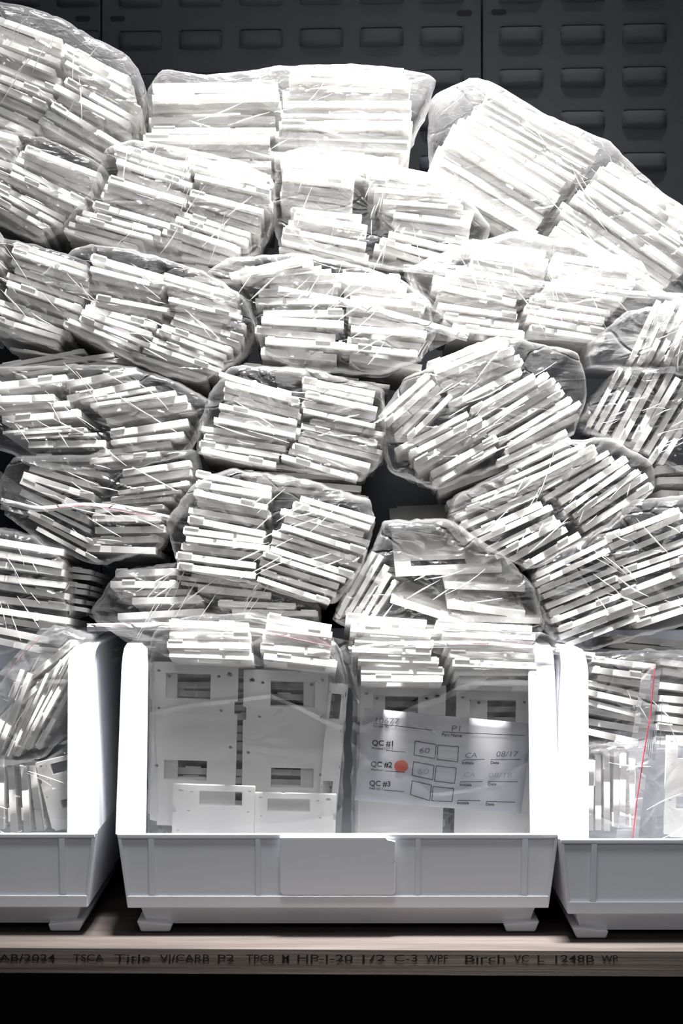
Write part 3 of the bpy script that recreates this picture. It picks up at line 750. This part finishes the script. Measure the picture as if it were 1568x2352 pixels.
def upright(tl, tr, df, lean, label, me, hscale=1.0, th=13):
    """standing plate, its face to the viewer; tl,tr = top corners in the photo"""
    a = P(tl[0], tl[1], df, df); b_ = P(tr[0], tr[1], df, df)
    X = (b_ - a); ln = X.length; X.normalize()
    Dn = Vector((0, 0, -1)); Dn = (Dn - X * Dn.dot(X)).normalized()
    Z = X.cross(Dn).normalized()
    rot = Matrix.Rotation(lean, 3, X); Dn = rot @ Dn; Z = rot @ Z
    sx = ln / (PW * S); sz = th / PT
    m4 = Matrix(((X.x * sx, Dn.x * hscale, Z.x * sz, 0), (X.y * sx, Dn.y * hscale, Z.y * sz, 0), (X.z * sx, Dn.z * hscale, Z.z * sz, 0), (0, 0, 0, 1)))
    m4.translation = (a + b_) / 2
    plates.append([1e9, me, m4, label, 'upright plates in ' + mb])
upright((352, 1520), (548, 1526), 150, .09, 'upright white plate with a window, leftmost in the middle bin', PM_UP)
upright((560, 1538), (754, 1542), 153, .09, 'upright white plate with a window at its right, second from left in middle bin', PM_UP2)
upright((828, 1572), (1024, 1576), 148, .09, 'upright white plate behind the left half of the paper card', PM_UP)
upright((1048, 1582), (1250, 1584), 148, .09, 'upright white plate behind the right half of the paper card', PM_UP)
upright((346, 1523), (540, 1528), 168, .09, 'upright white plate pressed close behind the leftmost upright plate', PM_UP2, .97)
upright((566, 1542), (760, 1545), 171, .09, 'upright white plate pressed close behind the second upright plate', PM_UP, .97)
upright((822, 1575), (1018, 1579), 166, .09, 'upright white plate close behind the one at the card\'s left half', PM_UP2, .97)
upright((1054, 1585), (1256, 1587), 166, .09, 'upright white plate close behind the one at the card\'s right half', PM_UP2, .97)
upright((398, 1800), (586, 1806), 112, .08, 'short-standing white plate in front of the leftmost upright plate', PM_UP2, .55)
upright((586, 1820), (772, 1824), 114, .08, 'short-standing white plate in front of the second upright plate', PM_UP, .5)
upright((757, 1568), (800, 1572), 122, .10, 'narrow strip of white plate seen edgewise between the two halves of the bin', PM_UP)
film_bag([(350, 1450), (420, 1418), (560, 1408), (700, 1430), (778, 1480), (800, 1560), (790, 1700), (783, 1965), (338, 1965), (338, 1700), (334, 1520)], 34,
         'clear plastic bag standing in the left half of the middle bin', 'film_smooth', 400, 'clear plastic bags standing in the bins', .3, creases=0, gap=18, rim=20)
film_bag([(812, 1560), (800, 1470), (850, 1432), (1000, 1440), (1200, 1452), (1262, 1500), (1264, 1620), (1238, 1800), (1226, 1965), (808, 1965), (806, 1800)], 34,
         'clear plastic bag with the paper card, standing right in the middle bin', 'film_smooth', 400, 'clear plastic bags standing in the bins', .3, creases=0, gap=18, rim=20)

# ------------------------------------------------------------------ paper card
CD = 108.0
def card_d(px, py): return CD + 2 * math.sin((px - 830) / 390 * math.pi) * -3
bm = bmesh.new(); g = []
c4 = ((838, 1626), (1222, 1662), (1196, 1868), (814, 1838)); nu, nv = 24, 12
for j in range(nv + 1):
    r = []
    for i in range(nu + 1):
        u, v = i / nu, j / nv; wv = ((1 - u) * (1 - v), u * (1 - v), u * v, (1 - u) * v)
        x = sum(wv[k] * c4[k][0] for k in range(4)); y = sum(wv[k] * c4[k][1] for k in range(4))
        r.append(bm.verts.new(P(x, y, card_d(x, y), CD)))
    g.append(r)
for a, b_ in zip(g, g[1:]):
    for i in range(nu): bm.faces.new((a[i], a[i + 1], b_[i + 1], b_[i]))
card = bm_obj('paper_card', bm, M['paper'], None, True)
so = card.modifiers.new('s', 'SOLIDIFY'); so.thickness = 1.0 * S; so.offset = 0
tag(card, 'shaded printed paper checklist card with a red dot, inside the bag in the middle bin', 'card')
dpf = lambda x, y: card_d(x, y) - 1.8
B1 = .022
pr = words_obj('printed_text', [
    ('Order ID', 857, 1670, 893, 6, .03, B1), ('Part Name', 1014, 1689, 1060, 6.5, .06, B1),
    ('QC #1', 854, 1711, 902, 12, .04, B1), ('Printed /', 854, 1720, 884, 4.5, .05, B1),
    ('QC #2', 851, 1760, 900, 12, .04, B1), ('Washed /', 851, 1769, 882, 4.5, .05, B1),
    ('QC #3', 848, 1804, 896, 12, .04, B1), ('Final QC /', 848, 1812, 879, 4.5, .05, B1),
    ('Initials', 1060, 1754, 1087, 6.5, .02, B1), ('Date', 1126, 1754, 1145, 6.5, .0, B1),
    ('Initials', 1055, 1804, 1082, 6.5, .02, B1), ('Date', 1120, 1803, 1139, 6.5, .0, B1),
    ('Initials', 1049, 1846, 1076, 6.5, .0, B1), ('Date', 1115, 1849, 1134, 6.5, .02, B1)], M['ink'], card, dpf, CD)
ru = strokes_obj('ruled_lines', [(858, 1661, 993, 1676), (1015, 1680, 1205, 1689), (886, 1723, 930, 1727), (884, 1770, 929, 1773), (881, 1814, 927, 1817),
    (1062, 1745, 1112, 1743), (1126, 1744, 1194, 1744), (1056, 1795, 1107, 1794), (1120, 1794, 1188, 1795), (1050, 1837, 1102, 1838), (1115, 1840, 1183, 1842)], 1.4, M['ink'], card, dpf, CD)
bxs = []
for q in (((953, 1701), (1001, 1709), (998, 1741), (950, 1733)), ((1005, 1710), (1052, 1714), (1050, 1749), (1003, 1743)),
          ((949, 1748), (996, 1757), (993, 1790), (946, 1780)), ((1001, 1758), (1047, 1763), (1043, 1798), (997, 1793)),
          ((946, 1792), (990, 1802), (986, 1838), (942, 1824)), ((994, 1805), (1041, 1810), (1037, 1840), (991, 1838))):
    for i in range(4): bxs.append((*q[i], *q[(i + 1) % 4]))
strokes_obj('tick_boxes', bxs, 1.5, M['ink'], card, dpf, CD)
hw = words_obj('handwriting', [('10677', 862, 1661, 917, 13, .02, .0, .1), ('P1', 1036, 1679, 1057, 14, .02, .0, .1), ('60', 962, 1728, 986, 12, .03, .0, .1),
    ('CA', 1068, 1739, 1094, 11, .0, .0, .15), ('08/17', 1139, 1737, 1190, 12, .0, .0, .15)], M['pencil'], card, dpf, CD)
hw['label'] = 'dark handwritten figures on the card'
words_obj('handwriting', [('60', 958, 1776, 984, 12, .03, .0, .1), ('CA', 1064, 1784, 1090, 11, .0, .0, .15), ('08/18', 1122, 1785, 1175, 11, .0, .0, .15)], M['pencil_faint'], card, dpf, CD)['label'] = 'faint handwritten figures on the card'
bm = bmesh.new()
bm.faces.new([bm.verts.new(P(921 + 16 * math.cos(a), 1759 + 13.5 * math.sin(a), dpf(921, 1759) - .5, CD)) for a in [2 * math.pi * k / 28 for k in range(28)]])
bm_obj('dot_sticker', bm, M['red'], card)['label'] = 'round red sticker dot beside QC #2'

# ------------------------------------------------------------------ zip strips and loose flaps (parts of their bags)
by = bag_obj
g1 = by['the diagonal-zip bag']
ribbon('zip_strip', [(640, 672, -40), (800, 702, -46), (940, 742, -52), (1070, 780, -56)], 20, 108, 'zip', g1, seed=1)
flap('bag_flap', [(930, 622), (985, 690), (1072, 770), (985, 810)], 108, (-30, -40, -50, -30), g1, 'film_b', seed=3)
g2 = by['the wide milky bag']
ribbon('zip_strip', [(925, 620, -36), (1060, 636, -44), (1260, 662, -48), (1420, 680, -46), (1600, 688, -40)], 16, 130, 'zip', g2, seed=2)
flap('bag_flap', [(985, 640), (1568, 690), (1560, 740), (1080, 700)], 130, (-36, -36, -30, -32), g2, 'film', seed=5)
g3 = by['the red-zip left bag']
ribbon('zip_strip', [(8, 1150, -30), (90, 1170, -40), (210, 1160, -44), (300, 1170, -44), (392, 1190, -40)], 13, 108, 'zip', g3, seed=3)
ribbon('zip_line', [(120, 1169, -48), (210, 1160, -49), (300, 1178, -49), (358, 1190, -46)], 1.0, 108, 'zip_faint', g3, seed=3)['label'] = 'thin red line along the zip'
flap('bag_flap', [(0, 1080), (110, 1160), (90, 1190), (5, 1170)], 108, (-10, -30, -30, -20), g3, 'film_b', seed=6)
g4 = by['the low squeezed bag']
ribbon('zip_strip', [(212, 1436, -84), (400, 1432, -88), (600, 1446, -88), (770, 1478, -80)], 18, 114, 'zip', g4, seed=4)
ribbon('zip_line', [(232, 1430, -92), (350, 1427, -93), (560, 1438, -93), (660, 1456, -93), (760, 1478, -88)], 1.1, 114, 'zip_faint', g4, seed=4)['label'] = 'thin red line along the zip'
flap('bag_flap', [(208, 1408), (760, 1440), (790, 1540), (345, 1500)], 114, (-60, -76, -72, -76), g4, 'film_b', seed=8, amp=8)
g5 = [o for o in COL.objects if o.get('label', '').startswith('crumpled clear plastic bag of tilted')][0]
ribbon('zip_strip', [(800, 1490, -34), (900, 1478, -40), (1100, 1476, -42), (1250, 1490, -42), (1360, 1504, -38)], 16, 64, 'zip', g5, seed=5)
ribbon('zip_line', [(1025, 1476, -48), (1150, 1478, -49), (1290, 1492, -47)], 1.0, 64, 'zip_faint', g5, seed=5)['label'] = 'thin red line along the zip'
flap('bag_flap', [(790, 1440), (1240, 1450), (1360, 1502), (1250, 1568)], 64, (-34, -36, -40, -34), g5, 'film_b', seed=9, amp=8)
flap('bag_flap', [(700, 1450), (810, 1470), (826, 1620), (760, 1500)], 64, (-34, -34, -20, -34), g5, 'film_b', seed=10, amp=8)

# ------------------------------------------------------------------ contents of the right bin
rb = "right bin's upper bag"
column([(1350, 1512, 1500, 1530), (1370, 1560, 1490, 1578), (1325, 1575, 1480, 1615), (1322, 1640, 1470, 1668), (1318, 1672, 1460, 1705)], 9, 70, 70, 'the left stack', rb, .06, fill=.6)
column([(1520, 1520, 1700, 1545), (1510, 1700, 1690, 1715)], 8, 76, 76, 'the right stack', rb, .06, fill=.6)
column([(1322, 1905, 1322, 1720), (1352, 1905, 1350, 1740), (1400, 1905, 1398, 1725), (1452, 1905, 1450, 1742)], 8, 72, 72, 'the standing row', "right bin's lower bag", .0, fill=.7, from_side=True)
plates_before = len(plates)
def up2(tl, tr, df, lean, label, me, hs=1.0):
    upright(tl, tr, df, lean, label, me, hs); plates[-1][4] = 'upright plates in the side bins'
up2((1530, 1690), (1700, 1694), 62, .05, 'upright white plate with a window at the right edge, in the right bin', PM_UP, .6)
rbag = film_bag([(1316, 1700), (1318, 1600), (1345, 1500), (1480, 1492), (1700, 1500), (1700, 1720), (1500, 1722), (1340, 1708)], 66, 'clear plastic bag lying on top in the right bin', 'film', 400, 'clear plastic bags standing in the bins', .6, creases=6, gap=20, rim=26)
rbag2 = film_bag([(1316, 1965), (1312, 1740), (1340, 1712), (1480, 1702), (1700, 1700), (1700, 1965)], 64, 'clear plastic bag with barcode print standing low in the right bin', 'film_b', 400, 'clear plastic bags standing in the bins', .6, creases=6, gap=20, rim=26)
flap('zip_band', [(1470, 1528), (1512, 1530), (1452, 1980), (1400, 1980)], 40, (-34, -34, -26, -26), rbag2, 'film_milky', nu=4, nv=24, amp=2, seed=3)
ribbon('zip_line', [(1495, 1530, -44), (1485, 1640, -44), (1470, 1730, -42), (1456, 1830, -38), (1442, 1960, -36)], 2.6, 40, 'zip_red', rbag2, seed=7)['label'] = 'straight red line along the zip'
strokes_obj('barcode_print', [(1508 - 0.18 * 0, 1612, 1505, 1630)] + [(1480 + 4.2 * i, 1662 + i, 1474 + 4.2 * i, 1722 + 5 * i) for i in range(5)] + [(1499, 1655, 1494, 1742), (1502, 1655, 1497, 1742), (1514, 1600, 1508, 1710)], 1.4, M['barcode'], rbag2, 2.0, 40)['label'] = 'blurred grey barcode print on the film'

# ------------------------------------------------------------------ contents of the left bin
lu = "left bin's upper bag"
column([(-20, 1720, 50, 1545), (10, 1745, 90, 1560), (40, 1740, 165, 1500), (85, 1720, 195, 1520)], 8, 78, 78, 'the slanting stack', lu, .03, fill=.62, from_side=True)
column([(20, 1600, 170, 1470), (60, 1640, 200, 1480)], 3, 84, 84, 'the rear layer', lu, .03, fill=.6, from_side=True)
column([(-30, 1912, -32, 1740), (15, 1912, 10, 1740), (60, 1912, 50, 1760), (90, 1912, 75, 1760)], 5, 84, 84, 'the standing row', "left bin's lower bag", .0, fill=.72, from_side=True)
up2((82, 1752), (180, 1728), 70, .05, 'slanting white plate with a window beside the post of the left bin', PM_UP2, .42)
film_bag([(-140, 1560), (0, 1570), (60, 1480), (130, 1430), (215, 1462), (205, 1560), (190, 1650), (95, 1745), (0, 1765), (-140, 1760)], 76, 'clear plastic bag with slanting plates in the left bin', 'film_b', 400, 'clear plastic bags standing in the bins', .7, creases=9, gap=22, rim=30)
lbag2 = film_bag([(-140, 1750), (0, 1745), (95, 1750), (190, 1690), (200, 1760), (180, 1965), (-140, 1965)], 72, 'clear plastic bag low in the left bin with a tilted plate', 'film', 400, 'clear plastic bags standing in the bins', .6, creases=6, gap=20, rim=26)
lf = [o for o in COL.objects if o.get('label', '').startswith('clear plastic bag with slanting plates')][0]
flap('bag_flap', [(2, 1545), (100, 1440), (180, 1440), (70, 1570)], 44, (-30, -30, -30, -30), lf, 'film_milky', seed=12, amp=6)
ribbon('zip_line', [(22, 1545, -40), (60, 1500, -42), (100, 1462, -42)], 1.1, 44, 'zip_faint', lf, seed=9)['label'] = 'faint red line along the zip'

# ------------------------------------------------------------------ link the plates: 300 largest alone, the rest as one
plates.sort(key=lambda p: -p[0])
for (sc_, me, m4, lab, grp) in plates[:300]:
    o = bpy.data.objects.new('resin_plate', me); COL.objects.link(o); o.matrix_world = m4
    tag(o, lab, 'plastic plate', grp)
bm = bmesh.new()
for (sc_, me, m4, lab, grp) in plates[300:]:
    k = len(bm.verts); bm.from_mesh(me); bm.verts.ensure_lookup_table()
    for v in bm.verts[k:]: v.co = m4 @ v.co
me = bpy.data.meshes.new('resin_plates'); bm.to_mesh(me); bm.free(); me.materials.append(M['plate'])
o = link('resin_plates', me); tag(o, 'the many further thin white plates packed deeper in the bags of the pile', 'plastic plates', kind='stuff')
print('PLATES', len(plates))
